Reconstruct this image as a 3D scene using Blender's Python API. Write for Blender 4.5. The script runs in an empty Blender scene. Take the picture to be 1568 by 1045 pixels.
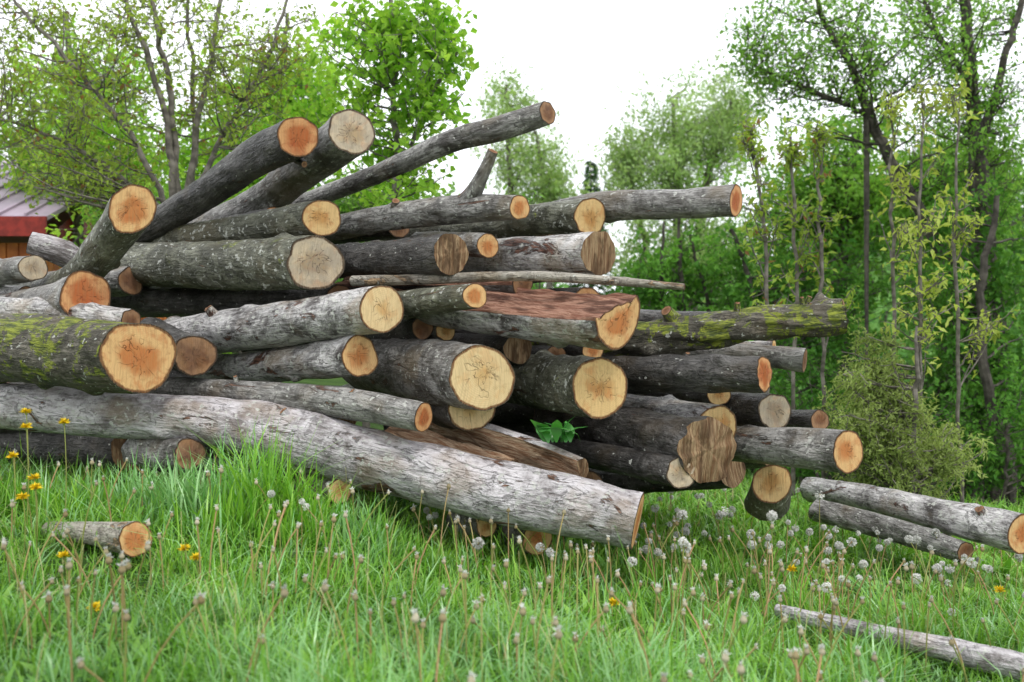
import bpy, math, numpy as np
from mathutils import Vector
rng=np.random.default_rng(7)
F=1524.4; CAMZ=1.0
scene=bpy.context.scene
def P(px,py,d): return np.array([(px-784)/F*d, d, CAMZ+(522.5-py)/F*d])
def S(a,b,x):
    t=np.clip((np.asarray(x,float)-a)/(b-a),0,1); return t*t*(3-2*t)
def gz(x,y):
    x=np.asarray(x,float); y=np.asarray(y,float)
    z=-0.12-0.10*np.clip(x,-7,5)+0.025*np.sin(x*1.9+0.6*y)+0.02*np.sin(y*2.3-x)
    z=z+.15*np.exp(-((x+1.35)/.95)**2-((y-4.5)/.5)**2)
    z=z-3.0*S(9.0,15,y)*S(-2,3,x)
    z=z+S(24,62,y)*(3.5+8*S(2,24,x))
    return z
# ---------------------------------------------------------------- mesh builder
class MB:
    def __init__(s): s.V=[];s.Q=[];s.M=[];s.R=[];s.LC=[];s.RF=[];s.n=0
    def add(s,V,Q,mat=0,rnd=None,lc=None,rf=None):
        V=np.asarray(V,float).reshape(-1,3);Q=np.asarray(Q,int).reshape(-1,4)
        s.V.append(V);s.Q.append(Q+s.n);s.n+=len(V)
        s.M.append(np.broadcast_to(np.asarray(mat),(len(Q),)).astype(int))
        s.R.append(np.broadcast_to(np.asarray(0.5 if rnd is None else rnd,float),(len(Q),)))
        s.LC.append(np.zeros((len(V),3)) if lc is None else lc)
        s.RF.append(np.zeros(len(V)) if rf is None else np.asarray(rf,float))
    def build(s,name,mats,smooth=True):
        V=np.concatenate(s.V);Q=np.concatenate(s.Q)
        me=bpy.data.meshes.new(name)
        me.vertices.add(len(V));me.vertices.foreach_set('co',V.astype(np.float32).ravel())
        me.loops.add(Q.size);me.loops.foreach_set('vertex_index',Q.astype(np.int32).ravel())
        me.polygons.add(len(Q));me.polygons.foreach_set('loop_start',(np.arange(len(Q))*4).astype(np.int32))
        for m in mats: me.materials.append(m)
        me.polygons.foreach_set('material_index',np.concatenate(s.M).astype(np.int32))
        me.polygons.foreach_set('use_smooth',np.full(len(Q),smooth))
        a=me.attributes.new('rnd','FLOAT','FACE');a.data.foreach_set('value',np.concatenate(s.R).astype(np.float32))
        a=me.attributes.new('lc','FLOAT_VECTOR','POINT');a.data.foreach_set('vector',np.concatenate(s.LC).astype(np.float32).ravel())
        a=me.attributes.new('rf','FLOAT','POINT');a.data.foreach_set('value',np.concatenate(s.RF).astype(np.float32))
        me.update(calc_edges=True)
        ob=bpy.data.objects.new(name,me);scene.collection.objects.link(ob);return ob
def nrm(v): return v/np.maximum(np.linalg.norm(v,axis=-1,keepdims=True),1e-9)
def frames(p):
    t=nrm(np.gradient(p,axis=0))
    up=np.array([0,0,1.0]) if abs(t[:,2]).mean()<0.85 else np.array([0,1.0,0])
    a=nrm(np.cross(t,up));b=np.cross(a,t);return t,a,b
def tube(B,p,r,k=5,mat=0,rnd=.5):
    p=np.asarray(p,float);r=np.asarray(r,float);t,a,b=frames(p)
    th=np.arange(k)*2*np.pi/k
    V=p[:,None]+r[:,None,None]*(np.cos(th)[None,:,None]*a[:,None]+np.sin(th)[None,:,None]*b[:,None])
    n=len(p);i=np.arange(n-1)[:,None]*k;j=np.arange(k)[None];j2=(j+1)%k
    Q=np.stack([i+j,i+j2,i+k+j2,i+k+j],-1).reshape(-1,4)
    s=np.concatenate([[0],np.cumsum(np.linalg.norm(np.diff(p,axis=0),axis=1))])
    lc=np.stack([np.broadcast_to(s[:,None],(n,k)),r[:,None]*np.cos(th),r[:,None]*np.sin(th)],-1).reshape(-1,3)
    B.add(V.reshape(-1,3),Q,mat,rnd,lc)
def leaves(B,p,size,mat=0,asp=0.5,rnd=None,upb=0.5,dirs=None):
    n=len(p)
    d=nrm(rng.normal(size=(n,3))+np.array([0,0,-0.25])) if dirs is None else nrm(dirs)
    nn=nrm(np.cross(d,nrm(rng.normal(size=(n,3)))));nn*=np.sign(nn[:,2:3]+1e-6)
    nn=nrm(nn+np.array([0,0,upb]));sd=nrm(np.cross(d,nn))
    sz=(size*rng.uniform(.6,1.35,n))[:,None]
    V=np.stack([p,p+d*sz*.45+sd*sz*asp*.5+nn*sz*.1,p+d*sz-nn*sz*.08,p+d*sz*.45-sd*sz*asp*.5+nn*sz*.1],1).reshape(-1,3)
    B.add(V,np.arange(4*n).reshape(-1,4),mat,rng.random(n) if rnd is None else rnd)
# ---------------------------------------------------------------- materials
class NT:
    def __init__(s,name):
        s.m=bpy.data.materials.new(name);s.m.use_nodes=True;s.t=s.m.node_tree;s.t.nodes.clear()
    def n(s,ty,**k):
        x=s.t.nodes.new(ty)
        for a,b in k.items(): setattr(x,a,b)
        return x
    def l(s,a,b): s.t.links.new(a,b)
    def val(s,node,i,v):
        if hasattr(v,'is_output'): s.l(v,node.inputs[i])
        else: node.inputs[i].default_value=v
    def math(s,op,a,b=0.0,c=None,clamp=False):
        x=s.n('ShaderNodeMath',operation=op,use_clamp=clamp);s.val(x,0,a);s.val(x,1,b)
        if c is not None: s.val(x,2,c)
        return x.outputs[0]
    def mix(s,f,a,b,blend='MIX'):
        x=s.n('ShaderNodeMix',data_type='RGBA',blend_type=blend)
        s.val(x,0,f);s.val(x,6,a if hasattr(a,'is_output') else (*a,1));s.val(x,7,b if hasattr(b,'is_output') else (*b,1));return x.outputs[2]
    def noise(s,vec,scale,detail=4,rough=.55,dist=0.0):
        x=s.n('ShaderNodeTexNoise');s.l(vec,x.inputs['Vector']);x.inputs['Scale'].default_value=scale
        x.inputs['Detail'].default_value=detail;x.inputs['Roughness'].default_value=rough;x.inputs['Distortion'].default_value=dist;return x.outputs['Fac']
    def step(s,v,a,b):
        x=s.n('ShaderNodeMapRange',interpolation_type='SMOOTHSTEP');s.val(x,0,v);x.inputs[1].default_value=a;x.inputs[2].default_value=b;return x.outputs[0]
    def vm(s,op,a,b):
        x=s.n('ShaderNodeVectorMath',operation=op);s.val(x,0,a);s.val(x,1,b);return x.outputs[0]
    def attr(s,name,out='Vector'):
        return s.n('ShaderNodeAttribute',attribute_name=name).outputs[out]
    def bsdf(s,col,rough=.8,bump=None,strength=.5,dist=.01,spec=.3):
        b=s.n('ShaderNodeBsdfPrincipled');s.val(b,'Base Color',col if hasattr(col,'is_output') else (*col,1));s.val(b,'Roughness',rough)
        b.inputs['Specular IOR Level'].default_value=spec
        if bump is not None:
            u=s.n('ShaderNodeBump');u.inputs['Strength'].default_value=strength;u.inputs['Distance'].default_value=dist
            s.l(bump,u.inputs['Height']);s.l(u.outputs[0],b.inputs['Normal'])
        return b.outputs[0]
    def out(s,sh):
        o=s.n('ShaderNodeOutputMaterial');s.l(sh,o.inputs[0]);return s.m
def seedvec(N):
    oi=N.n('ShaderNodeObjectInfo');r=N.math('MULTIPLY',oi.outputs['Random'],53.0)
    c=N.n('ShaderNodeCombineXYZ');N.l(r,c.inputs[0]);N.l(r,c.inputs[1]);return c.outputs[0],oi.outputs['Random']
def bark(name,dark,light,peel=.6,lich=.66,moss=0.0,peelc=(.20,.085,.04),rough=.62,bias=0.0,fis=.5):
    N=NT(name);lc=N.attr('lc');sv,rn=seedvec(N);v=N.vm('ADD',lc,sv)
    st=N.vm('MULTIPLY',v,(.22,1,1))
    big=N.noise(v,4.5,4,.65,.6);fib=N.noise(st,60,3,.65);mid=N.noise(v,13,5,.75,.8)
    t=N.math('ADD',N.math('MULTIPLY',big,.8),N.math('MULTIPLY',fib,.4))
    t=N.math('ADD',t,N.math('MULTIPLY',mid,.35));t=N.math('ADD',t,bias)
    t=N.step(t,.62,.94)
    col=N.mix(t,dark,light)
    col=N.mix(N.math('MULTIPLY',N.step(mid,.54,.60),.6),col,tuple(c*.4 for c in dark))
    fn=N.noise(N.vm('MULTIPLY',v,(.16,1,1)),16,3,.6,1.2);fz=N.math('SUBTRACT',1.0,N.step(N.math('ABSOLUTE',N.math('SUBTRACT',fn,.5)),.004,.018))
    fz=N.math('MULTIPLY',fz,N.step(big,.45,.58));col=N.mix(N.math('MULTIPLY',fz,fis),col,(.018,.014,.011))
    # olive-brown damp algae tint in broad patches
    col=N.mix(N.math('MULTIPLY',N.step(N.noise(N.vm('ADD',v,(5,2,8)),3.1,3,.6),.5,.66),.55),col,tuple(a*b for a,b in zip(light,(.45,.36,.24))))
    li=N.step(N.noise(v,30,2,.6),lich,lich+.04);col=N.mix(N.math('MULTIPLY',li,.75),col,(.50,.51,.46))
    pn=N.noise(N.vm('MULTIPLY',N.vm('ADD',v,(7.3,0,0)),(.40,1,1)),8,5,.68,.9)
    pm=N.step(pn,peel,peel+.012);edge=N.math('SUBTRACT',N.step(pn,peel-.026,peel-.004),pm,clamp=True)
    pc=N.mix(N.step(fib,.35,.65),tuple(c*.30 for c in peelc),tuple(min(1,c*1.4) for c in peelc))
    col=N.mix(pm,col,pc);col=N.mix(N.math('MULTIPLY',edge,.75),col,(.02,.015,.01))
    h=N.math('ADD',N.math('MULTIPLY',fib,.9),N.math('MULTIPLY',mid,1.1));h=N.math('SUBTRACT',h,N.math('MULTIPLY',fz,.5))
    if moss>0:
        g=N.n('ShaderNodeNewGeometry');sx=N.n('ShaderNodeSeparateXYZ');N.l(g.outputs['Normal'],sx.inputs[0])
        mn=N.math('ADD',N.noise(v,7,5,.75,.5),N.math('MULTIPLY',sx.outputs[2],.05))
        mm=N.step(mn,.66-moss*.18,.70-moss*.18)
        col=N.mix(N.math('MULTIPLY',mm,.9),col,N.mix(N.step(fib,.35,.65),(.04,.06,.008),(.24,.28,.02)))
    return N.out(N.bsdf(col,rough,h,1.0,.018,.4))
def endmat(name,heart,sap,rim=(.16,.07,.03),grey=0.0,hr=.42,ckm=.55,blot=(.50,.19,.06),ba=.5):
    N=NT(name);lc=N.attr('lc');rf=N.attr('rf','Fac');sv,rn=seedvec(N);v=N.vm('ADD',lc,sv)
    sx=N.n('ShaderNodeSeparateXYZ');N.l(lc,sx.inputs[0])
    ang=N.math('ARCTAN2',sx.outputs[2],sx.outputs[1])
    r=N.n('ShaderNodeVectorMath',operation='LENGTH');N.l(N.vm('MULTIPLY',lc,(0,1,1)),r.inputs[0]);r=r.outputs['Value']
    w=N.noise(v,9,3,.5);w2=N.noise(v,34,3,.6)
    rr=N.math('ADD',rf,N.math('MULTIPLY',N.math('SUBTRACT',w,.5),1.1))
    col=N.mix(N.step(rr,hr-.22,hr+.2),heart,sap)
    rad=N.math('ADD',N.math('MULTIPLY',r,850.0),N.math('MULTIPLY',w,16.0))
    ring=N.math('SINE',rad);ring=N.math('MULTIPLY_ADD',ring,.5,.5)
    col=N.mix(N.math('MULTIPLY',ring,.22),col,tuple(c*.5 for c in sap))
    b2=N.noise(N.vm('ADD',v,(3,9,1)),13,3,.6,.6);col=N.mix(N.math('MULTIPLY',N.step(b2,.50,.66),ba),col,blot)
    col=N.mix(N.math('MULTIPLY',N.step(w2,.5,.75),.4),col,tuple(c*.55 for c in heart))
    cv=N.n('ShaderNodeCombineXYZ');N.l(N.math('MULTIPLY',ang,1.1),cv.inputs[0]);N.l(N.math('MULTIPLY',r,7.0),cv.inputs[1]);N.l(N.math('MULTIPLY',rn,91.0),cv.inputs[2])
    cn=N.noise(cv.outputs[0],1.2,2,.6);ck=N.math('ABSOLUTE',N.math('SUBTRACT',cn,.5));ck=N.math('SUBTRACT',1.0,N.step(ck,.002,.010))
    ck=N.math('MULTIPLY',ck,N.math('SUBTRACT',1.0,N.step(N.math('ADD',rf,N.math('MULTIPLY',w,.6)),.6,1.05)))
    col=N.mix(N.math('MULTIPLY',ck,ckm),col,(.07,.035,.015))
    if grey>0: col=N.mix(N.math('MULTIPLY',N.step(N.noise(v,14,4,.65),.35,.6),grey),col,(.27,.25,.22))
    e=N.math('ADD',rf,N.math('MULTIPLY',N.math('SUBTRACT',w2,.5),.10))
    col=N.mix(N.step(e,.89,.94),col,rim);col=N.mix(N.step(e,.955,.985),col,(.035,.028,.022))
    saw=N.noise(N.vm('MULTIPLY',v,(1,1,.06)),150,2,.5)
    col=N.mix(N.math('MULTIPLY',N.step(saw,.4,.7),.35),col,tuple(c*.5 for c in sap))
    h=N.math('ADD',N.math('MULTIPLY',saw,.8),N.math('MULTIPLY',ck,-1.5))
    return N.out(N.bsdf(col,.75,h,.8,.006,.2))
def splitmat(name,a,b,st=(.06,1,1)):
    N=NT(name);lc=N.attr('lc');sv,rn=seedvec(N);v=N.vm('ADD',lc,sv)
    f=N.noise(N.vm('MULTIPLY',v,st),80,4,.7,.4);g=N.noise(N.vm('MULTIPLY',v,tuple(min(1,q*4) for q in st)),14,4,.6,.5)
    col=N.mix(N.step(f,.35,.65),a,b);col=N.mix(N.math('MULTIPLY',N.step(g,.48,.62),.75),col,tuple(c*.3 for c in a))
    return N.out(N.bsdf(col,.8,N.math('ADD',f,N.math('MULTIPLY',g,.8)),1.0,.025,.2))
def leafmat(name,c1,c2,tr=.4,c3=None,rough=.5,ht=False,gloss=False,tint=(1.0,1.0,.5)):
    N=NT(name);r=N.attr('rnd','Fac');col=N.mix(r,c1,c2)
    g=N.n('ShaderNodeNewGeometry')
    nz=N.noise(g.outputs['Position'],1.1,1,.6);col=N.mix(N.math('MULTIPLY',N.step(nz,.4,.62),.5),col,tuple(c*.6 for c in c1))
    if c3: col=N.mix(N.step(r,.90,.93),col,c3)
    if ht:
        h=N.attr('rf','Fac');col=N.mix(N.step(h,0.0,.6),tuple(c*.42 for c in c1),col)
    if gloss: b=N.bsdf(col,rough,spec=.5)
    else:
        bn=N.n('ShaderNodeBsdfDiffuse');N.l(col,bn.inputs[0]);b=bn.outputs[0]
    t=N.n('ShaderNodeBsdfTranslucent');N.l(N.mix(1.0,col,tint,'MULTIPLY'),t.inputs[0])
    m=N.n('ShaderNodeMixShader');m.inputs[0].default_value=tr;N.l(b,m.inputs[1]);N.l(t.outputs[0],m.inputs[2]);return N.out(m.outputs[0])
def plain(name,c,rough=.7,c2=None,sc=8,vec=None):
    N=NT(name);g=N.n('ShaderNodeNewGeometry').outputs['Position'] if vec is None else N.attr(vec);n=N.noise(g,sc,3,.6)
    col=N.mix(N.step(n,.35,.65),c,c2 or tuple(x*.6 for x in c));return N.out(N.bsdf(col,rough,n,.3,.01))
BK={
 'silver':bark('bark_silver',(.125,.105,.10),(.60,.57,.585),.625,.61,0,(.15,.075,.045),.45,.05),
 'grey':bark('bark_grey',(.060,.054,.047),(.37,.36,.34),.645,.63,0,(.13,.065,.04),.5,.01),
 'dark':bark('bark_dark',(.018,.016,.014),(.125,.118,.11),.65,.68,0,(.12,.05,.025),.42,-.02),
 'olive':bark('bark_olive',(.045,.045,.027),(.23,.235,.175),.66,.61,.12,(.13,.07,.03),.5,0),
 'mossy':bark('bark_mossy',(.034,.030,.020),(.18,.165,.13),.68,.65,.85,(.13,.07,.03),.7,0,.8),
 'mottle':bark('bark_mottled',(.055,.047,.044),(.66,.64,.63),.615,.59,0,(.13,.06,.04),.45,.03),
 'pole':bark('bark_pole',(.12,.10,.075),(.42,.39,.33),.60,.66,0,(.28,.19,.11),.6,.05),
}
EN={
 'cream':endmat('cut_end_cream',(.52,.27,.09),(.70,.48,.22),ba=.45),
 'creamw':endmat('cut_end_pale',(.62,.40,.17),(.72,.54,.29),hr=.25,ba=.3,blot=(.58,.28,.10)),
 'orange':endmat('cut_end_orange',(.50,.18,.055),(.70,.44,.20),hr=.5,ba=.5,blot=(.48,.155,.05)),
 'red':endmat('cut_end_red',(.42,.115,.035),(.64,.34,.15),hr=.62,ba=.6,blot=(.36,.085,.03)),
 'grey':endmat('cut_end_grey',(.42,.30,.17),(.60,.49,.34),(.08,.05,.03),.45,ckm=.9,ba=.3),
 'brown':endmat('cut_end_brown',(.19,.08,.035),(.33,.18,.09),(.05,.03,.02),.12,.6,blot=(.10,.04,.02)),
 'split':splitmat('weathered_split_end',(.21,.11,.055),(.44,.31,.18),(1,1,.07)),
}
SP={'red':splitmat('split_wood_red',(.17,.068,.042),(.40,.23,.16)),'tan':splitmat('split_wood_tan',(.29,.15,.08),(.58,.43,.29))}
# ---------------------------------------------------------------- logs
def crom(C,n):
    C=np.asarray(C,float);m=len(C);E=np.vstack([2*C[0]-C[1],C,2*C[-1]-C[-2]])
    out=[]
    for u in np.linspace(0,m-1-1e-6,n):
        i=int(u);t=u-i;p0,p1,p2,p3=E[i:i+4]
        out.append(.5*((2*p1)+(-p0+p2)*t+(2*p0-5*p1+4*p2-p3)*t*t+(-p0+3*p1-3*p2+p3)*t**3))
    return np.array(out)
def add_log(B,pts,t=.4,flat=None,rough=1.0,ragged=0.0,k=44,world=False,capm=1):
    if world: C=np.array(pts,float)
    else: C=np.array([[*P(px,py,d),r*d/F] for (px,py,d,r) in pts])
    if len(C)==2:
        L=np.linalg.norm(C[0,:3]-C[1,:3]);m=(C[0]+C[1])/2;m[:3]+=rng.normal(size=3)*L*.008;C=np.array([C[0],m,C[1]])
    L=np.linalg.norm(np.diff(C[:,:3],axis=0),axis=1).sum();n=int(np.clip(L/.03,8,150))
    R=crom(C,n);p=R[:,:3];r=R[:,3];tt,a,b=frames(p)
    s=np.concatenate([[0],np.cumsum(np.linalg.norm(np.diff(p,axis=0),axis=1))])
    th=np.arange(k)*2*np.pi/k;SS,TH=np.meshgrid(s,th,indexing='ij')
    D=np.zeros_like(SS)
    for _ in range(5): D+=rng.uniform(.012,.032)*np.sin(rng.uniform(.5,6)*SS+rng.integers(1,4)*TH+rng.uniform(0,6.3))
    for _ in range(10): D+=rng.uniform(.004,.013)*np.sin(rng.uniform(6,32)*SS+rng.integers(2,10)*TH+rng.uniform(0,6.3))
    for _ in range(int(L*4)):
        s0=rng.uniform(.1,L);t0=rng.uniform(0,6.3);da=np.angle(np.exp(1j*(TH-t0)))
        D+=rng.uniform(.06,.26)*np.exp(-((SS-s0)/.035)**2-(da/.28)**2)
    rad=r[:,None]*(1+rough*D)
    ca=np.cos(TH)*rad;cb=np.sin(TH)*rad;mi=np.zeros(k,int)
    if flat is not None:
        ph,h=flat;e1=np.cos(ph),np.sin(ph);comp=ca*e1[0]+cb*e1[1];ex=np.maximum(0,comp-h*r[:,None])
        wig=.010*np.sin(SS*9+comp*40)+.005*np.sin(SS*31+ca*70)
        ca-=ex*e1[0];cb-=ex*e1[1];msk=ex>0;ca+=msk*wig*e1[0];cb+=msk*wig*e1[1]
        cl=(np.cos(th-ph)>h);mi=(cl|np.roll(cl,-1)).astype(int)*2
    V=p[:,None]+ca[...,None]*a[:,None]+cb[...,None]*b[:,None]
    def cut(V,idx,sgn,tm,rg):
        c=p[idx];to=tt[idx]*sgn;cam=nrm(np.array([0,0,CAMZ])-c)
        nn=nrm(to*(1-tm)+cam*tm);R0=r[idx];off=V[idx]-c
        disp=-(off@nn)/(to@nn)
        if rg>0: disp=disp+rg*R0*(np.sin(2*th+1)+.5*np.sin(7*th+2)+.4*np.sin(13*th)+.3*np.sin(21*th))*.5
        Lc=3.2*R0;ds=np.abs(s-s[idx]);w=np.clip(1-ds/Lc,0,1)
        V=V+to[None,None]*(disp[None,:]*w[:,None])[...,None]
        return V,nn
    V,n0=cut(V,0,-1,t,ragged);V,n1=cut(V,-1,1,0,0)
    i=np.arange(n-1)[:,None]*k;j=np.arange(k)[None];j2=(j+1)%k
    Q=np.stack([i+j,i+k+j,i+k+j2,i+j2],-1).reshape(-1,4)
    lc=np.stack([SS,ca,cb],-1).reshape(-1,3)
    B.add(V.reshape(-1,3),Q,np.broadcast_to(mi[None],(n-1,k)).ravel(),.5,lc)
    fr=np.array([.001,.12,.25,.4,.55,.7,.82,.91,.97,1.0])
    for idx,nn,rev in((0,n0,False),(-1,n1,True)):
        ring=V[idx];c=ring.mean(0);R0=r[idx];o=rng.uniform(-.18,.18,2)*R0
        W=c+fr[:,None,None]*(ring-c)[None]
        cx_=fr[:,None]*np.cos(th)[None];cy_=fr[:,None]*np.sin(th)[None]
        tx=(np.sin(cx_*5+1)+np.sin(cx_*11+cy_*2)*.6+.4*np.sin(cx_*23+1))*(1-fr[:,None]**3)
        W=W+nn*(tx*R0*(.012+ragged*.5))[...,None]+nn*.002
        y=fr[:,None]*ca[idx][None]-o[0]*(1-fr[:,None]**2);z=fr[:,None]*cb[idx][None]-o[1]*(1-fr[:,None]**2)
        m=len(fr);i=np.arange(m-1)[:,None]*k
        Q=np.stack([i+j,i+k+j,i+k+j2,i+j2],-1).reshape(-1,4)
        if rev: Q=Q[:,::-1]
        B.add(W.reshape(-1,3),Q,capm,.5,np.stack([0*y+.3*(idx==0),y,z],-1).reshape(-1,3),np.repeat(fr,k))
    return R
def log(name,pts,bk='grey',en='cream',t=.4,sp='tan',extra=(),stubs=0,**kw):
    B=MB();R=add_log(B,pts,t,**kw)
    for e in extra: add_log(B,e,.1,k=20,capm=3)
    for q in range(stubs):
        c=R[rng.integers(int(len(R)*.1),int(len(R)*.75))];d=nrm(np.array([rng.normal()*.6,-.2,rng.uniform(.3,1.0)]));rr=c[3]
        L=rr*rng.uniform(1.1,1.45);w_=rr*rng.uniform(.13,.24)
        add_log(B,[[*(c[:3]+d*L),w_],[*(c[:3]+d*rr*.85),w_*1.4],[*(c[:3]+d*rr*.5),w_*2.1]],.1,k=16,world=True,capm=3,ragged=.3)
    return B.build(name,[BK[bk],EN[en],SP[sp],EN['brown']])
G='felled_log'
log('curved_log',[(976,797,4.75,44),(880,774,4.8,46),(750,752,4.88,47),(600,712,4.98,46),(450,670,5.08,42),(300,643,5.2,38),(150,633,5.32,36),(0,622,5.45,35),(-140,612,5.6,33)],'silver','orange',.08,stubs=1,rough=1.2)
log('mossy_log',[(213,545,4.95,55),(100,540,5.15,53),(-120,528,5.6,50)],'mossy','orange',.5)
log(G,[(297,545,5.3,32),(230,515,5.9,30)],'dark','brown',.5)
log(G,[(585,474,5.15,38),(440,495,5.5,34),(250,521,6.0,30)],'mottle','creamw',.35,stubs=1)
log(G,[(551,546,5.2,31),(440,556,5.6,26),(310,570,6.1,22)],'mottle','orange',.35)
log(G,[(736,578,4.95,50),(650,565,5.5,47),(560,556,6.4,42)],'grey','creamw',.55,extra=[[(603,540,5.7,9),(612,556,5.8,12)]])
log(G,[(919,594,5.0,46),(850,586,5.45,42),(750,578,6.2,36)],'olive','cream',.35)
log('thin_pole',[(648,640,4.8,24),(540,620,5.0,23),(400,604,5.25,20),(220,592,5.6,17)],'grey','red',.0,stubs=2)
log(G,[(483,403,5.55,42),(340,405,6.0,37),(140,408,6.8,30)],'olive','grey',.55,stubs=1)
log(G,[(493,334,5.75,28),(380,350,6.1,23),(200,378,6.9,18)],'olive','cream',.6)
log(G,[(202,320,5.15,33),(160,378,5.4,29),(118,425,5.7,25),(70,450,6.1,24)],'olive','orange',.85)
log(G,[(131,452,5.3,37),(80,462,5.6,28),(0,475,6.0,24)],'grey','red',.7)
log(G,[(457,209,5.5,30),(380,250,5.9,28),(300,305,6.3,24),(150,400,7.0,20)],'dark','red',.65,extra=[[(466,252,5.6,5),(450,240,5.72,9)]])
log(G,[(538,203,5.7,36),(470,255,6.1,30),(400,310,6.5,26),(300,360,7.1,24)],'grey','grey',.35)
log('thin_pole',[(838,173,5.6,18),(770,195,5.7,19),(690,217,5.9,17),(590,262,6.2,15),(470,308,6.7,13),(380,340,7.0,11)],'grey','brown',.3)
log('forked_log',[(796,318,5.5,19),(700,322,5.7,22),(600,334,5.95,20),(500,352,6.3,18)],'grey','orange',.35,
    extra=[[(755,232,5.5,8),(738,270,5.55,10),(722,300,5.62,14),(700,325,5.72,18)],[(606,308,5.85,6),(603,330,5.92,8)]])
log(G,[(903,331,5.7,29),(820,335,6.0,24),(720,352,6.4,21),(600,352,6.9,20)],'olive','cream',.3)
log(G,[(1127,307,5.4,25),(1040,312,5.55,24),(920,317,5.9,23),(780,345,6.4,20)],'grey','red',.12,stubs=1)
log(G,[(747,377,5.5,18),(640,372,6.0,17)],'grey','orange',.45)
log(G,[(690,388,5.35,31),(600,395,5.7,27),(500,400,6.1,24)],'dark','split',.25,ragged=.09)
log(G,[(917,388,5.3,33),(830,390,5.6,28),(700,396,6.0,24)],'mottle','split',.25)
log('thin_pole',[(1048,440,5.05,5),(930,430,5.12,7),(800,423,5.25,8),(640,428,5.5,8),(540,430,5.7,8)],'pole','split',.1)
log('split_log',[(945,478,4.9,56),(830,470,5.2,52),(700,460,5.55,46),(540,446,6.1,36)],'mottle','orange',.12,'red',flat=(math.pi/2+.38,.12))
log('split_log',[(800,432,5.5,22),(660,432,5.8,22),(520,436,6.3,20)],'dark','brown',.25,'red',flat=(math.pi/2+.4,.2))
log(G,[(727,453,5.05,20),(670,460,5.25,21),(590,470,5.6,20)],'olive','orange',.35)
log('mossy_log',[(1292,484,5.3,25),(1230,490,5.32,24),(1150,498,5.4,25),(1060,510,5.5,29),(960,520,5.65,30),(820,520,6.1,28)],'mossy','split',.1,rough=2.8,ragged=.15,stubs=3,
    extra=[[(1020,476,5.5,9),(1042,508,5.58,16)],[(1240,455,5.3,4),(1228,480,5.32,6)]])
log(G,[(1170,572,5.05,28),(1060,572,5.25,29),(930,575,5.6,28),(800,570,6.1,26)],'dark','red',.1,rough=1.5,ragged=.08,stubs=1)
log(G,[(1232,553,5.55,19),(1150,544,5.65,17),(1040,540,5.9,16)],'grey','brown',.1)
log(G,[(1185,530,5.75,10),(1040,536,5.9,10)],'mottle','cream',.2)
log(G,[(647,503,5.6,17),(560,515,6.2,16)],'dark','brown',.5)
log(G,[(683,507,5.6,15),(620,512,6.2,15)],'grey','cream',.5)
log(G,[(908,536,5.5,17),(830,530,6.1,17)],'dark','orange',.4)
log(G,[(792,535,5.5,22),(700,530,6.2,20)],'dark','split',.5)
log(G,[(850,545,5.6,16),(700,548,6.3,16)],'dark','brown',.5)
log(G,[(1098,655,5.25,35),(1020,640,5.6,30),(900,625,6.1,26)],'mottle','cream',.3)
log(G,[(1080,688,5.0,50),(980,668,5.35,45),(850,645,6.0,40)],'dark','split',.3,rough=1.8,ragged=.14)
log(G,[(1187,631,5.55,28),(1100,624,5.9,25),(1000,618,6.3,24)],'dark','grey',.35)
log(G,[(1100,603,5.7,18),(1000,600,6.2,18)],'dark','cream',.5)
log(G,[(1256,644,5.6,16),(1170,640,6.0,15)],'dark','brown',.3)
log(G,[(1298,693,5.1,33),(1210,685,5.3,30),(1080,676,5.8,26)],'grey','orange',.3)
log(G,[(1044,722,4.95,26),(960,706,5.2,22),(860,690,5.5,20),(720,665,6.0,19)],'dark','grey',.35)
log(G,[(722,625,5.15,36),(640,610,6.0,32)],'dark','creamw',.5)
log('split_log',[(775,722,4.98,26),(690,697,5.18,30),(590,660,5.5,28)],'grey','split',.2,'tan',flat=(math.pi/2+.6,.1),ragged=.08)
log('split_log',[(888,724,4.93,22),(800,695,5.05,30),(720,668,5.3,28),(640,640,5.6,24)],'silver','split',.2,'tan',flat=(math.pi+.5,.1),ragged=.08)
log('log_stump',[(1182,740,5.5,30),(1176,770,5.65,33)],'olive','cream',.6,'tan')
log(G,[(1566,818,5.3,32),(1470,796,5.6,27),(1370,773,6.0,22),(1240,748,6.7,19)],'mottle','orange',.2,stubs=1)
log(G,[(1478,846,5.4,17),(1380,815,5.7,18),(1250,782,6.2,17)],'grey','brown',.2)
log('thin_pole',[(1660,1044,3.7,22),(1500,1006,3.85,20),(1360,974,4.0,14),(1190,934,4.35,9)],'silver','cream',.1)
log('log_offcut',[(208,826,4.05,26),(150,818,4.2,18),(75,812,4.4,13)],'pole','orange',.45)
log('log_offcut',[(520,752,4.95,20),(470,742,5.2,22)],'olive','cream',.2)
log('log_offcut',[(290,695,5.05,24),(210,690,5.4,24)],'grey','brown',.4,ragged=.1)
log('log_offcut',[(822,826,5.0,24),(780,812,5.3,24)],'grey','orange',.4)
log('log_offcut',[(745,806,5.0,16),(700,796,5.3,18)],'grey','cream',.4)
log(G,[(50,410,5.75,20),(-60,425,6.2,20)],'grey','grey',.6)
log(G,[(135,410,6.0,18),(90,385,5.9,20),(46,372,5.85,17)],'silver','brown',0)
log(G,[(200,492,5.2,18),(100,482,5.35,20),(-100,470,5.7,20)],'mottle','brown',.2)
log(G,[(40,452,6.0,14),(-100,450,6.3,16)],'mottle','brown',.2)
log(G,[(200,430,6.3,22),(-60,440,6.9,20)],'grey','brown',.2)
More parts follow.
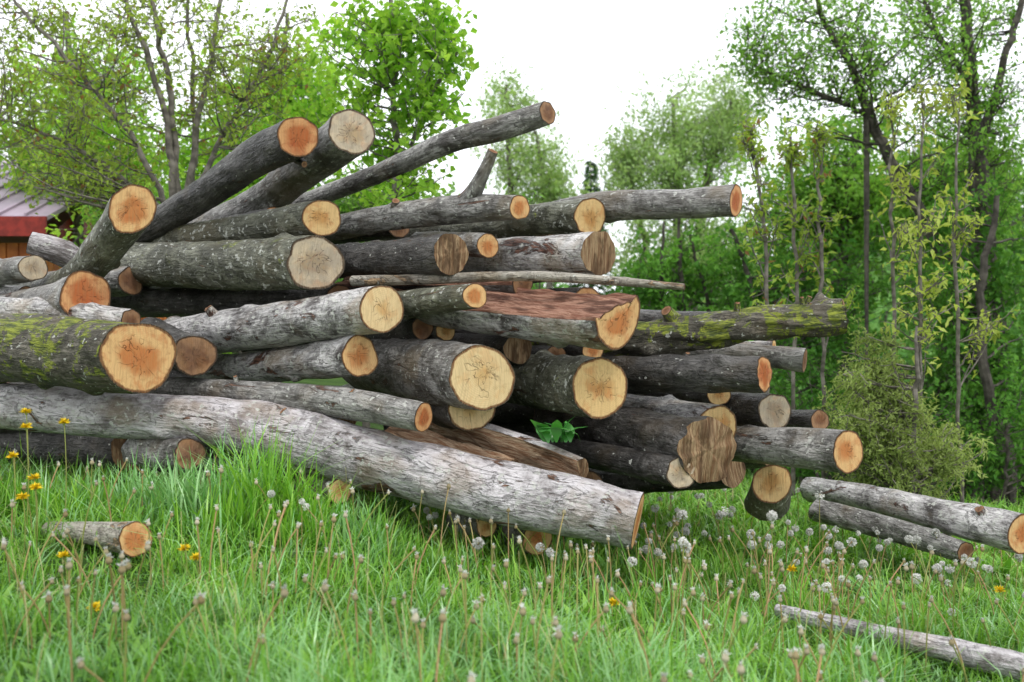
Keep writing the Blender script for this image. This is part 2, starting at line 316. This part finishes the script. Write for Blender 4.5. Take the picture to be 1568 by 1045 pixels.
for (x0,y0,x1,y1,r) in [(520,460,120,462,26),(430,440,100,480,24),(610,345,300,372,20),(900,470,500,480,30),(760,500,380,520,30),(1000,540,560,560,30),
                      (1080,590,640,590,28),(900,625,480,615,30),(1000,660,600,650,30),(520,640,120,600,30),(380,590,0,570,34),(1180,690,760,700,26),(840,700,400,690,32),
                      (1120,720,800,740,26),(620,690,200,680,32),(300,640,-100,640,34),(840,370,500,400,26),(200,600,-120,590,36),(1180,655,900,650,24),(870,400,560,430,28),(1100,500,800,480,20),(420,335,240,375,18),(640,480,350,490,26),(900,750,560,735,30),
                      (200,690,-120,680,30),(520,720,160,720,28)]:
    d0=6.1+rng.uniform(-.1,.25);log(G,[(x0,y0,d0,r),(x1,y1,d0+.7,r*.85)],'dark',rng.choice(['brown','split','red']),.4,k=28)  # added filler logs against light leaks, bark coloured dark for shade in gaps
# ---------------------------------------------------------------- ground
def sp(n,a,m): u=np.linspace(-1,1,n);return a*np.sinh(m*u)/np.sinh(m)
xs=sp(201,420,5.6);ys=sp(241,420,5.4)+4
X,Y=np.meshgrid(xs,ys,indexing='ij');Z=gz(X,Y)
B=MB();nx,ny=X.shape;i=np.arange(nx-1)[:,None]*ny;j=np.arange(ny-1)[None]
B.add(np.stack([X,Y,Z],-1).reshape(-1,3),np.stack([i+j,i+ny+j,i+ny+j+1,i+j+1],-1).reshape(-1,4))
N=NT('ground_soil_and_turf');g=N.n('ShaderNodeNewGeometry').outputs['Position'];n1=N.noise(g,1.2,4,.65);n2=N.noise(g,30,3,.7)
c=N.mix(N.step(n1,.35,.65),(.03,.07,.014),(.06,.12,.022));c=N.mix(N.step(n2,.52,.7),c,(.05,.036,.02))
B.build('ground',[N.out(N.bsdf(c,.95,n2,.8,.03,.1))])
# ---------------------------------------------------------------- grass
def trim(x,y):
    px=x/y*F+784;f=np.ones(len(x))
    f=np.where((px>60)&(px<245)&(y>3.5)&(y<4.2),.35,f)
    f=np.where((px>1180)&(px<1320)&(y>3.7)&(y<4.5),.6,f)
    f=np.where((px>1380)&(px<1620)&(y>3.0)&(y<4.0),.55,f)
    f=np.where((px>1230)&(y>4.7)&(y<5.9),.55,f)
    f=np.where((px>600)&(px<1000)&(y>4.1)&(y<4.9),.75,f)
    return f
def blades(B,x,y,h,w,bend,prof=(1,.9,.6,.06),mat=0,lev=4,z0=None,rnd=None,az=None):
    n=len(x);a=rng.uniform(0,2*np.pi,n) if az is None else az
    if z0 is None: h=h*trim(x,y)
    root=np.stack([x,y,(gz(x,y)-.01) if z0 is None else z0],1)
    dr=np.stack([np.cos(a),np.sin(a),0*a],1);b=a+np.pi/2+rng.uniform(-.5,.5,n);sd=np.stack([np.cos(b),np.sin(b),0*b],1)
    ts=np.linspace(0,1,lev);V=[]
    for t,pw in zip(ts,prof):
        c=root+np.array([0,0,1.])*(h*(t-.45*bend*t*t))[:,None]+dr*(h*bend*t*t)[:,None]
        V+= [c-sd*(w*pw*.5)[:,None],c+sd*(w*pw*.5)[:,None]]
    V=np.stack(V,1).reshape(-1,3);q=np.array([[2*l,2*l+1,2*l+3,2*l+2] for l in range(lev-1)])
    Q=(np.arange(n)[:,None,None]*2*lev+q[None]).reshape(-1,4)
    r=rng.random(n) if rnd is None else rnd
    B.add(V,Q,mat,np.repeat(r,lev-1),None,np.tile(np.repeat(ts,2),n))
def scatter(n,d0,d1,x0=-120,x1=1690):
    u=rng.random(n);d=d0*(d1/d0)**(u) ; px=rng.uniform(x0,x1,n);return (px-784)/F*d,d
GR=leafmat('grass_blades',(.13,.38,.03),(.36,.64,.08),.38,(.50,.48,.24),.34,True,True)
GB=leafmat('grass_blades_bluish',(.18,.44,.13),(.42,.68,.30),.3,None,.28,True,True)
B=MB()
x,y=scatter(90000,2.2,6.2);n=len(x)
pat=np.sin(x*2.1+1)*np.sin(y*2.7)+.6*np.sin(x*5.3+y*4.1)+.5*np.sin(x*11-y*7)
h=rng.gamma(4,.024,n)*np.clip(1.05+.4*pat,.3,2);w=rng.uniform(.0035,.0072,n)*(.7+.14*y)
rb=np.clip(rng.random(n)*.8+.2*(np.sin(x*3.3+y*5)*.5+.5),0,1)
m=rng.random(n)<np.clip(.78-.25*(y<3.6),0,1)
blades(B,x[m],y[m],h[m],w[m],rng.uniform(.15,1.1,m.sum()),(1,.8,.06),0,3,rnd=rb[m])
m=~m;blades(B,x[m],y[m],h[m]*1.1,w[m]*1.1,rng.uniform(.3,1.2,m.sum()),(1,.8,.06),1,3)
x,y=scatter(20000,5.8,11.5,820,1760);blades(B,x,y,rng.gamma(6,.02,len(x)),rng.uniform(.008,.015,len(x)),rng.uniform(.2,1.,len(x)),(1,.8,.06),0,3)
x,y=scatter(4000,5.5,12,-300,300);blades(B,x,y,rng.gamma(6,.02,len(x)),rng.uniform(.008,.015,len(x)),rng.uniform(.2,1.,len(x)),(1,.8,.06),0,3)
x,y=scatter(800,2.5,6.0);n=len(x);blades(B,x,y,rng.uniform(.2,.42,n),np.full(n,.0028),rng.uniform(.05,.6,n),(1,.9,.8,.9),0,4,rnd=rng.uniform(.8,1,n))
def tuft(px,d,n,h,spread=.08,w=.010):
    cx=(px-784)/F*d;x=cx+rng.normal(0,spread,n);y=d+rng.normal(0,spread,n)
    blades(B,x,y,rng.uniform(.5,1.1,n)*h,rng.uniform(.6,1.3,n)*w,rng.uniform(.1,.75,n),(.7,1,.7,.05),0 if rng.random()<.7 else 1,rnd=rng.random(n)*.85)
for px,d,n_,h_ in [(400,4.62,120,.58),(425,4.6,80,.50),(370,4.65,90,.50),(330,4.6,90,.40),(280,4.6,90,.40),(240,4.7,110,.36),(300,4.8,100,.34),(200,4.85,110,.32),(130,5.0,110,.32),(60,4.9,100,.30),(20,4.8,100,.30),(-20,4.8,80,.28),
    (480,4.55,100,.38),(530,4.5,80,.32),(590,4.5,90,.30),(640,4.5,60,.26),(350,4.4,90,.32),(170,4.9,100,.30),(990,4.9,100,.24),(1060,5.0,120,.22),(760,4.5,60,.2),(1150,5.1,80,.2),(1330,3.5,50,.30),(90,4.7,80,.26),(450,4.4,80,.32),(560,4.3,60,.24)]:
    tuft(px,d,n_,h_)
for _ in range(220):
    x_,d_=scatter(1,2.5,8 if rng.random()<.3 else 5.2);tuft(x_[0]/d_[0]*F+784,d_[0],int(rng.integers(12,34)),rng.uniform(.13,.30),.05,.007)
B.build('grass',[GR,GB])
B=MB()
x,y=scatter(3200,2.6,5.6);n=len(x);blades(B,x,y,rng.uniform(.06,.15,n),rng.uniform(.014,.03,n),rng.uniform(.3,1.3,n),(.15,.75,1,.8,.08),0,5)
x,y=scatter(1500,5.0,9,850,1700);n=len(x);blades(B,x,y,rng.uniform(.08,.2,n),rng.uniform(.02,.04,n),rng.uniform(.3,1.2,n),(.15,.75,1,.8,.08),0,5)
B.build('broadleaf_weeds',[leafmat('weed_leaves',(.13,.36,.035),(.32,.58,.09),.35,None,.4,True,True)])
B=MB();n=16;pp=P(852,668,4.85)
blades(B,pp[0]+rng.normal(0,.05,n),pp[1]+rng.normal(0,.03,n),rng.uniform(.10,.18,n),rng.uniform(.05,.07,n),rng.uniform(.4,1.5,n),(.15,.7,1,.75,.08),0,5,z0=np.full(n,pp[2]-.03))
B.build('dock_plant',[leafmat('dock_leaves',(.04,.20,.04),(.10,.36,.07),.3,None,.35,False,True)])
# ---------------------------------------------------------------- dandelions
stemM=leafmat('dandelion_stems',(.32,.38,.11),(.56,.32,.20),.2);knobM=leafmat('dandelion_spent_heads',(.32,.25,.12),(.60,.55,.42),.2)
fluffM=leafmat('dandelion_fluff',(.70,.70,.66),(.88,.88,.85),.4,None,.8,tint=(1,1,1))
B=MB()
def stem(B,x,y,h,r=.0022):
    z=float(gz(x,y));a=rng.uniform(0,6.28);l=rng.uniform(0,.55)*h;t=np.linspace(0,1,6)
    p=np.stack([x+np.cos(a)*l*t*t,y+np.sin(a)*l*t*t,z+h*t],1);tube(B,p,np.full(6,r),5,0,rng.random());return p[-1]
def knob(B,c,r):
    t=np.linspace(-1,1,7);tube(B,c+np.array([[0,0,r*1.3*q] for q in t]),r*np.sqrt(np.clip(1.02-t*t,.02,1))*np.where(t>0,.8,1),7,1,rng.random())
    m=22;d=nrm(rng.normal(size=(m,3))*.6+[0,0,1.2]);leaves(B,np.repeat(c[None],m,0)+[0,0,r*.6],r*1.6,2,.25,dirs=d)
def clock(B,c,r):
    m=int(rng.choice([90,180,260]));d=nrm(rng.normal(size=(m,3))+rng.normal(size=3)*.5);leaves(B,c+d*r*.25,r*.75,2,.16,dirs=d);leaves(B,c+d*r*.85,r*.36,2,1.1,dirs=nrm(np.cross(d,rng.normal(size=(m,3)))))
    tube(B,c+np.array([[0,0,-r*.3],[0,0,0],[0,0,r*.25]]),[r*.12,r*.25,r*.05],6,1,.2)
for _ in range(270):
    d=rng.uniform(3.0,5.2);px=rng.choice([rng.uniform(0,560),rng.uniform(400,1300),rng.uniform(540,1300),rng.uniform(1000,1580)])
    top=stem(B,(px-784)/F*d,d,rng.uniform(.16,.36),.0029);knob(B,top,rng.uniform(.006,.012))
for _ in range(40):
    d=rng.uniform(2.4,3.2);px=rng.uniform(100,1500);top=stem(B,(px-784)/F*d,d,rng.uniform(.16,.36),.003);knob(B,top,rng.uniform(.008,.012))
for _ in range(150):
    d=rng.uniform(4.2,7.0);px=rng.uniform(960,1600) if rng.random()<.82 else rng.uniform(350,900)
    top=stem(B,(px-784)/F*d,d,rng.uniform(.14,.30));clock(B,top,rng.uniform(.014,.026))
for px,py,d in [(1045,790,4.85),(1107,783,4.95),(1182,790,5.0),(732,832,4.5),(1050,838,4.6),(1255,758,5.5),(845,845,4.5)]:
    pp=P(px,py,d);h=pp[2]-float(gz(pp[0],pp[1]));tube(B,np.array([[pp[0],pp[1],pp[2]-h*(1-t)] for t in np.linspace(0,1,4)]),np.full(4,.002),5,0,.3);clock(B,pp,.028)
B.build('seeding_dandelions',[stemM,knobM,fluffM])
yel=plain('dandelion_petals',(.90,.70,.02),.6,(.80,.52,.01),200)
for px,py,d in [(40,632,4.4),(40,655,4.3),(98,648,4.4),(52,733,4.2),(54,748,4.15),(35,763,4.1),(98,853,3.7),(282,842,3.9),(145,932,3.4),(1212,873,4.6),(20,700,4.3),(300,856,3.8),(940,925,4.0),(1530,905,4.6)]:
    B=MB();pp=P(px,py,d);g0=float(gz(pp[0],pp[1]));tube(B,np.array([[pp[0]+.01*math.sin(3*t),pp[1],g0+(pp[2]-g0)*t] for t in np.linspace(0,1,6)]),np.full(6,.0022),5,0,.1)
    m=90;a=rng.uniform(0,6.28,m);e=rng.uniform(-.1,1.1,m);dd=np.stack([np.cos(a)*np.cos(e),np.sin(a)*np.cos(e),np.sin(e)],1)
    leaves(B,np.repeat(pp[None],m,0),.024,1,.28,dirs=dd,upb=0)
    tube(B,pp+np.array([[0,0,-.012],[0,0,-.004],[0,0,.004]]),[.003,.007,.006],7,0,.0);B.build('dandelion_flower',[stemM,yel])
# ---------------------------------------------------------------- trees
trunkM=plain('tree_bark',(.22,.20,.17),.8,(.09,.08,.068),9,'lc')
trunkD=plain('tree_bark_dark',(.095,.085,.07),.85,(.035,.031,.025),9,'lc')
def tree(name,stems,regions,leafm,lsize,nleaf,tm=trunkM,asp=.5,twigs=5,cr=(.25,.5),lim=.35,upb=.5,droop=0.0,ground=True):
    B=MB();SPp=[];SR=[]
    for st in stems:
        C=np.array([[*P(a,b,c),r*c/F] for a,b,c,r in st])
        R=crom(C,max(8,len(C)*5));wob=rng.normal(0,.012,(len(R),3));R[:,:3]+=wob
        if ground:
            g0=float(gz(R[0,0],R[0,1]))
            if R[0,2]>g0: R=np.vstack([[R[0,0],R[0,1],g0-.1,R[0,3]*1.25],R])
        tube(B,R[:,:3],R[:,3],8,0);SPp.append(R[:,:3]);SR.append(R[:,3])
    AP=np.concatenate(SPp);AR=np.concatenate(SR)
    for (px,py,d,rx,ry,rd,nc) in regions:
        for _ in range(nc):
            u=nrm(rng.normal(size=3))*rng.random()**.45
            dd=d+u[1]*rd;c=P(px+u[0]*rx,py+u[2]*ry,dd)
            ds=np.linalg.norm(AP-c,axis=1)+3.0*np.maximum(0,AP[:,2]-(c[2]-.25*np.hypot(AP[:,0]-c[0],AP[:,1]-c[1])))
            q=int(np.argmin(ds+rng.uniform(0,.5,len(ds))));s0=AP[q];L=np.linalg.norm(c-s0)
            mid=(s0+c)/2+np.array([0,0,-.12*L*lim*2])+rng.normal(0,.05*L,3)
            t=np.linspace(0,1,7)[:,None];p=(1-t)**2*s0+2*t*(1-t)*mid+t*t*c;p[1:-1]+=rng.normal(0,.012*L,(5,3))
            r0=min(AR[q]*.5,.006+.008*L);tube(B,p,np.linspace(r0,.003,7),4,0)
            R=rng.uniform(*cr);pts=[]
            for k in range(twigs):
                a=p[rng.integers(3,7)];e=a+nrm(rng.normal(size=3)+[0,0,.35-droop])*R*rng.uniform(.5,1.2);m=(a+e)/2+rng.normal(0,.03*R,3)
                tube(B,np.array([a,m,e]),[.004,.003,.0015],3,0)
                tt=rng.random((max(1,nleaf//twigs),1))**.7;pts.append(a+(e-a)*tt+rng.normal(0,.13*R,(len(tt),3)))
            pts=np.concatenate(pts);leaves(B,pts,lsize,1,asp,np.clip(rng.normal(rng.uniform(.15,.85),.2,len(pts)),0,1),upb)
    return B.build(name,[tm,leafm],False)
L_bright=leafmat('leaves_bright_green',(.26,.56,.06),(.52,.78,.15),.58)
L_ash=leafmat('leaves_olive_buds',(.28,.40,.08),(.50,.66,.15),.55,(.30,.17,.09))
L_mid=leafmat('leaves_fresh_green',(.17,.40,.065),(.38,.64,.15),.52)
L_willow=leafmat('leaves_willow',(.32,.50,.18),(.54,.72,.35),.52)
L_dark=leafmat('leaves_deep_green',(.07,.21,.04),(.22,.48,.09),.47)
L_yel=leafmat('leaves_yellow_green',(.40,.50,.10),(.62,.72,.22),.5)
L_larch=leafmat('needles_pale_green',(.28,.38,.11),(.50,.60,.23),.4)
tree('ash_tree',[[(268,330,9.3,7),(255,180,9.3,5),(215,60,9.3,4),(165,-80,9.3,2)],[(272,330,9.3,7),(262,170,9.4,5),(240,40,9.4,4),(225,-90,9.4,2)],
 [(280,330,9.4,7),(305,190,9.5,5),(330,60,9.5,4),(350,-80,9.5,2)],[(285,330,9.2,5),(345,200,9.2,4),(410,90,9.2,3),(450,-40,9.2,2)],
 [(262,330,9.2,5),(200,210,9.1,4),(120,110,9.,3.5),(40,20,9.,2.5),(-30,-60,9,2)],[(262,330,9.5,5),(180,270,9.5,4),(90,215,9.5,3),(0,180,9.5,2)],[(290,330,9.6,5),(300,200,9.8,4),(290,60,9.8,3),(285,-70,9.8,2)]],
 [(250,80,9.4,260,150,1.0,85),(110,210,9.3,150,100,1.0,40),(400,120,9.4,110,150,.8,30),(20,60,9.4,100,150,.8,20),(80,270,9.6,110,45,.6,20)],L_ash,.058,42,trunkM,.5,6,(.25,.5))
tree('maple_tree',[[(606,330,9.0,6),(604,200,9.0,5),(602,90,9.0,4),(598,-60,9.0,3)],[(604,280,9.,4),(650,170,9.,3),(700,80,9.0,2)]],
 [(605,110,9.0,125,140,.8,50),(680,90,9.0,65,100,.5,22),(560,40,9.0,90,80,.6,18),(610,270,9.1,80,55,.5,16)],L_bright,.08,40,trunkM,.7,5,(.2,.36))
tree('linden_tree',[[(120,330,14,8),(110,150,14,6),(100,20,14,4)],[(420,330,13,7),(430,150,13,5),(440,20,13,3)]],
 [(110,190,14,170,120,1.5,90),(430,180,13,110,130,1.2,70),(300,250,13.5,160,90,1.2,60),(250,330,12,230,50,1,30)],L_bright,.10,85,trunkM,.6,5,(.4,.8))
tree('hedge_shrub',[[(330,400,11,5),(330,300,11,3)],[(560,400,11,5),(560,300,11,3)],[(150,420,11,5),(150,330,11,3)]],
 [(270,330,11,140,35,.8,30),(560,310,11,130,35,.8,30),(420,330,11,100,40,.6,16),(720,330,12,120,40,.8,22)],L_mid,.075,75,trunkM,.6,5,(.3,.5))
tree('willow_tree',[[(1040,420,20,8),(1035,250,20,6),(1030,150,20,2)],[(1060,420,20,7),(1090,240,20,5),(1120,160,20,2)],[(1000,420,20,6),(970,300,20,4),(955,210,20,2)]],
 [(1035,230,20,95,100,2,85),(960,260,20,60,75,1.5,36),(1110,180,20,70,80,2,50),(1050,370,19,140,80,2,80)],L_willow,.10,95,trunkM,.4,4,(.45,.85))
tree('birch_tree',[[(790,400,22,5),(780,250,22,4),(775,130,22,2)],[(840,400,22,5),(830,270,22,4),(820,200,22,2)]],
 [(775,180,22,45,65,1.5,30),(810,260,22,80,60,1.5,44),(850,310,22,60,40,1.5,26)],L_willow,.10,90,trunkM,.5,4,(.45,.8))
B=MB();c=P(905,300,30);zt=P(905,245,30)[2];zb=float(gz(c[0],30));tube(B,np.array([[c[0],30,zb],[c[0],30,(zb+zt)/2],[c[0],30,zt]]),[.2,.1,.01],6,0)
m=5000;hh=rng.random(m)**.7;zz=zt-(zt-zb)*.8*hh;rr_=hh*1.9*(.55+.45*np.mod(zz*2.2,1))*rng.random(m)**.4;aa=rng.uniform(0,6.28,m)
leaves(B,np.stack([c[0]+rr_*np.cos(aa),30+rr_*np.sin(aa),zz-rr_*.25],1),.2,1,.35,dirs=np.stack([np.cos(aa),np.sin(aa),-.4+0*aa],1))
B.build('spruce_tree',[trunkD,leafmat('spruce_needles',(.05,.11,.035),(.09,.19,.06),.1)],False)
tree('alder_tree',[[(1540,720,12,16),(1515,400,12,13),(1495,200,12,11),(1480,50,12,9),(1465,-150,12,6)],[(1525,560,12,11),(1440,380,12,10),(1365,250,12,9),(1330,175,12,8),(1298,90,12,6),(1262,30,12,4),(1230,-60,12,3)],
  [(1498,240,12,8),(1530,120,12,6),(1560,20,12,5),(1590,-80,12,4)],[(1330,175,12,5),(1270,150,12,4),(1200,120,12,2),(1140,95,12,1)],[(1488,130,12,5),(1440,60,12,4),(1400,-40,12,2)]],
 [(1330,60,12,200,110,1.6,80),(1190,50,12,85,80,1.0,24),(1470,60,12,150,130,1.5,64),(1500,220,12.3,120,100,1.4,56),(1230,130,12.2,110,60,1,28)],L_mid,.065,52,trunkD,.55,6,(.3,.6))
tree('hornbeam_tree',[[(1300,720,15,9),(1290,400,15,8),(1310,200,15,5)],[(1440,720,14,10),(1450,400,14,8),(1440,250,14,5)]],
 [(1290,300,15.5,150,120,1.6,80),(1450,310,14.5,160,140,1.6,95),(1200,330,16,120,120,1.5,50)],L_mid,.09,90,trunkD,.6,4,(.4,.8))
tree('hazel_tree',[[(1180,700,13,5),(1150,450,13,4),(1120,350,13,3)],[(1540,760,11,10),(1500,480,11,7),(1530,300,11,4)],[(1050,560,14,4),(1045,450,14,4),(1040,330,14,2)],[(1010,560,14,3),(1012,450,14,3),(1015,340,14,2)],[(960,560,14,3),(975,450,14,3),(985,380,14,2)],[(1100,560,14,3),(1080,450,14,3),(1055,360,14,2)]],
 [(1150,430,13.5,180,90,1.2,50),(1020,430,14.5,90,60,1.0,32),(1500,450,12.0,120,180,1,70),(1330,470,13.5,150,110,1,50)],L_dark,.085,80,trunkD,.6,4,(.35,.6))
tree('undergrowth_bushes',[[(1250,740,11.5,3),(1250,640,11.5,2)],[(1420,760,11,3),(1420,640,11,2)],[(1540,760,10.5,3),(1540,640,10.5,2)],[(1350,740,12,3),(1350,600,12,2)]],
 [(1250,640,11.8,100,90,.7,30),(1400,660,11.8,130,90,.7,38),(1540,680,10.8,100,90,.6,36),(1480,600,12.2,140,100,.8,38),(1180,560,12.5,120,90,.8,30)],L_dark,.07,75,trunkD,.5,4,(.25,.45))
def sapling(name,st,regs,m=L_yel,sz=.07,n=14,asp=.4,tw=4): return tree(name,[st],regs,m,sz,n,trunkM,asp,tw,(.07,.16))
sapling('sapling',[(1180,620,8,3),(1172,400,8,3),(1150,210,8,2)],[(1148,215,8,16,35,.1,14),(1170,330,8,40,90,.2,14),(1180,470,8,50,60,.2,10)],L_ash)
sapling('sapling',[(1215,620,8.2,3),(1220,400,8.2,3),(1208,210,8.2,2)],[(1210,225,8.2,18,35,.1,14),(1220,350,8.2,45,90,.2,14)],L_ash)
sapling('sapling',[(1262,640,8.1,3),(1255,400,8.1,3),(1255,200,8.1,2)],[(1255,215,8.1,16,35,.1,12),(1262,360,8.1,40,100,.2,14),(1280,470,8.1,40,50,.2,8)],L_ash)
sapling('sapling',[(1368,620,8.3,3),(1366,400,8.3,3),(1366,140,8.3,1.5)],[(1368,160,8.3,20,35,.1,8),(1370,330,8.3,40,120,.2,16)])
sapling('sapling',[(1405,730,7.8,4),(1410,450,7.8,3),(1413,140,7.8,1.5)],[(1415,150,7.8,30,30,.1,8),(1412,300,7.8,50,110,.2,16),(1415,480,7.8,60,80,.2,16),(1410,400,7.8,50,60,.2,6)])
sapling('sapling',[(1470,700,8,3),(1465,450,8,3),(1462,150,8,1.5)],[(1466,150,8,28,40,.1,8),(1480,350,8,60,110,.2,14),(1500,500,8,60,60,.2,10)])
tree('larch_sapling',[[(1398,790,7.6,5),(1400,640,7.6,5),(1404,500,7.6,2)]],[(1330,560,7.8,60,50,.4,26),(1330,640,7.8,100,60,.5,55),(1380,690,7.8,90,40,.5,36),(1440,690,7.8,70,50,.4,22),(1290,690,7.9,60,40,.4,18)],L_larch,.045,130,trunkM,.3,5,(.12,.24),droop=.5)
B=MB()
for _ in range(1500):
    d=26*(62/26)**rng.random();px=rng.uniform(-500,2100);x=(px-784)/F*d
    if 700<px<940 and d<32: continue
    g0=float(gz(x,d));H=rng.uniform(3,5.8) if px>600 else rng.uniform(2.5,4.5)
    if 860<px<960: H*=.6
    if 940<=px<1150 and d<40: H=min(H,P(0,285,d)[2]-g0)
    if H<1: continue
    tube(B,np.array([[x,d,g0-.2],[x+rng.normal(0,.2),d,g0+H*.5],[x+rng.normal(0,.3),d,g0+H*.9]]),[.10,.07,.02],5,0)
    m=75;u=nrm(rng.normal(size=(m,3)))*(rng.random((m,1))**.4);pts=np.array([x,d,g0+H*.6])+u*np.array([1.4,1.4,H*.42])
    leaves(B,pts,.36,1,.6,np.clip(rng.normal(rng.uniform(.1,.9),.2,m),0,1))
B.build('distant_woodland',[trunkD,leafmat('distant_foliage',(.09,.24,.06),(.28,.52,.16),.4)],False)
# ---------------------------------------------------------------- house
def box(B,x0,x1,y0,y1,z0,z1,mat):
    V=np.array([[x0,y0,z0],[x1,y0,z0],[x1,y1,z0],[x0,y1,z0],[x0,y0,z1],[x1,y0,z1],[x1,y1,z1],[x0,y1,z1]])
    B.add(V,[[0,3,2,1],[4,5,6,7],[0,1,5,4],[1,2,6,5],[2,3,7,6],[3,0,4,7]],mat)
wallM=plain('stained_boards',(.55,.18,.035),.6,(.34,.09,.02),3);redM=plain('red_painted_wood',(.30,.03,.02),.5);roofM=plain('purple_grey_roof_sheet',(.42,.33,.42),.5,(.32,.26,.33),2)
glass=plain('window_glass',(.03,.035,.04),.1);white=plain('window_frame_paint',(.6,.58,.52),.5)
house=bpy.data.objects.new('wooden_house',None);scene.collection.objects.link(house)
def part(B,nm,mats):
    o=B.build(nm,mats,False);o.parent=house
X0,X1,Y0,Y1,ZB,ZW=-12.5,-6.15,13.0,19.0,.3,2.28
B=MB();box(B,X0,X1,Y0,Y1,ZB,ZW,0)
for q in np.arange(X0,X1-.1,.16): box(B,q,q+.14,Y0-.025,Y0-.001,ZB,ZW,0)
for q in np.arange(Y0,Y1-.1,.16): box(B,X1+.001,X1+.025,q,q+.14,ZB,ZW,0)
part(B,'walls',[wallM])
B=MB();ov=.35;ym=(Y0+Y1)/2;zr=3.85
for sgn in(-1,1):
    ye=ym+sgn*(3+ov);a=np.array([[X0-ov,ye,ZW+.25],[X1+ov*.7,ye,ZW+.25],[X1+ov*.7,ym,zr],[X0-ov,ym,zr]]);b=a+[0,0,.06]
    B.add(np.vstack([a,b]),[[3,2,1,0],[4,5,6,7],[0,1,5,4],[1,2,6,5],[2,3,7,6],[3,0,4,7]],0)
    for q in np.arange(X0-ov,X1+ov*.7,.35):
        c=np.array([[q,ye,ZW+.312],[q+.03,ye,ZW+.312],[q+.03,ym,zr+.062],[q,ym,zr+.062]]);e=c+[0,0,.035]
        B.add(np.vstack([c,e]),[[3,2,1,0],[4,5,6,7],[0,1,5,4],[1,2,6,5],[2,3,7,6],[3,0,4,7]],0)
part(B,'roof',[roofM])
B=MB();box(B,X0-ov,X1+ov*.7,Y0-ov-.04,Y0-ov-.003,ZW+.05,ZW+.30,0)
B.add([[X1,Y0,ZW],[X1,Y1,ZW],[X1,ym,zr-.05],[X1,ym,zr-.05]],[[0,1,2,3]],0);part(B,'fascia_and_gable',[redM])
B=MB()
for wx in(-11.3,-9.4,-7.4):
    box(B,wx-.42,wx+.42,Y0-.07,Y0-.03,.95,1.85,1);box(B,wx-.36,wx-.02,Y0-.08,Y0-.072,1.0,1.8,0);box(B,wx+.02,wx+.36,Y0-.08,Y0-.072,1.0,1.8,0)
part(B,'windows',[glass,white])
B=MB();box(B,X1+.03,X1+.07,15.2,16.1,.45,2.15,0);part(B,'door',[redM])
# ---------------------------------------------------------------- light, sky, camera
w=bpy.data.worlds.new('World');scene.world=w;w.use_nodes=True;nt=w.node_tree;nt.nodes.clear()
sk=nt.nodes.new('ShaderNodeTexSky');sk.sky_type='NISHITA';sk.sun_disc=False;sk.sun_elevation=math.radians(62);sk.sun_rotation=math.radians(150);sk.dust_density=4
tc=nt.nodes.new('ShaderNodeTexCoord');no=nt.nodes.new('ShaderNodeTexNoise');no.inputs['Scale'].default_value=2.2;no.inputs['Detail'].default_value=4
nt.links.new(tc.outputs['Generated'],no.inputs['Vector'])
cl=nt.nodes.new('ShaderNodeMix');cl.data_type='RGBA';nt.links.new(no.outputs['Fac'],cl.inputs[0]);cl.inputs[6].default_value=(13.5,14,15,1);cl.inputs[7].default_value=(18.5,18.7,19,1)
mx=nt.nodes.new('ShaderNodeMix');mx.data_type='RGBA';mx.inputs[0].default_value=.88;nt.links.new(sk.outputs[0],mx.inputs[6]);nt.links.new(cl.outputs[2],mx.inputs[7])
bg=nt.nodes.new('ShaderNodeBackground');bg.inputs[1].default_value=.112;nt.links.new(mx.outputs[2],bg.inputs[0])
wo=nt.nodes.new('ShaderNodeOutputWorld');nt.links.new(bg.outputs[0],wo.inputs[0])
w.cycles.sampling_method='NONE'
sl=bpy.data.lights.new('sun','SUN');sl.energy=1.5;sl.angle=math.radians(12);sl.color=(1,.96,.9)
so=bpy.data.objects.new('sun',sl);scene.collection.objects.link(so)
az=math.radians(150);el=math.radians(62)
dv=Vector((math.sin(az)*math.cos(el),math.cos(az)*math.cos(el),math.sin(el)));so.rotation_euler=dv.to_track_quat('Z','Y').to_euler()
cam=bpy.data.cameras.new('camera');cam.lens=35;cam.sensor_width=36;cam.clip_end=2000;cam.clip_start=.05
cam.dof.use_dof=True;cam.dof.focus_distance=5.2;cam.dof.aperture_fstop=2.2
co=bpy.data.objects.new('camera',cam);scene.collection.objects.link(co);co.location=(0,0,CAMZ);co.rotation_euler=(math.pi/2,0,0);scene.camera=co
scene.view_settings.view_transform='Standard';scene.view_settings.look='None';scene.view_settings.exposure=0
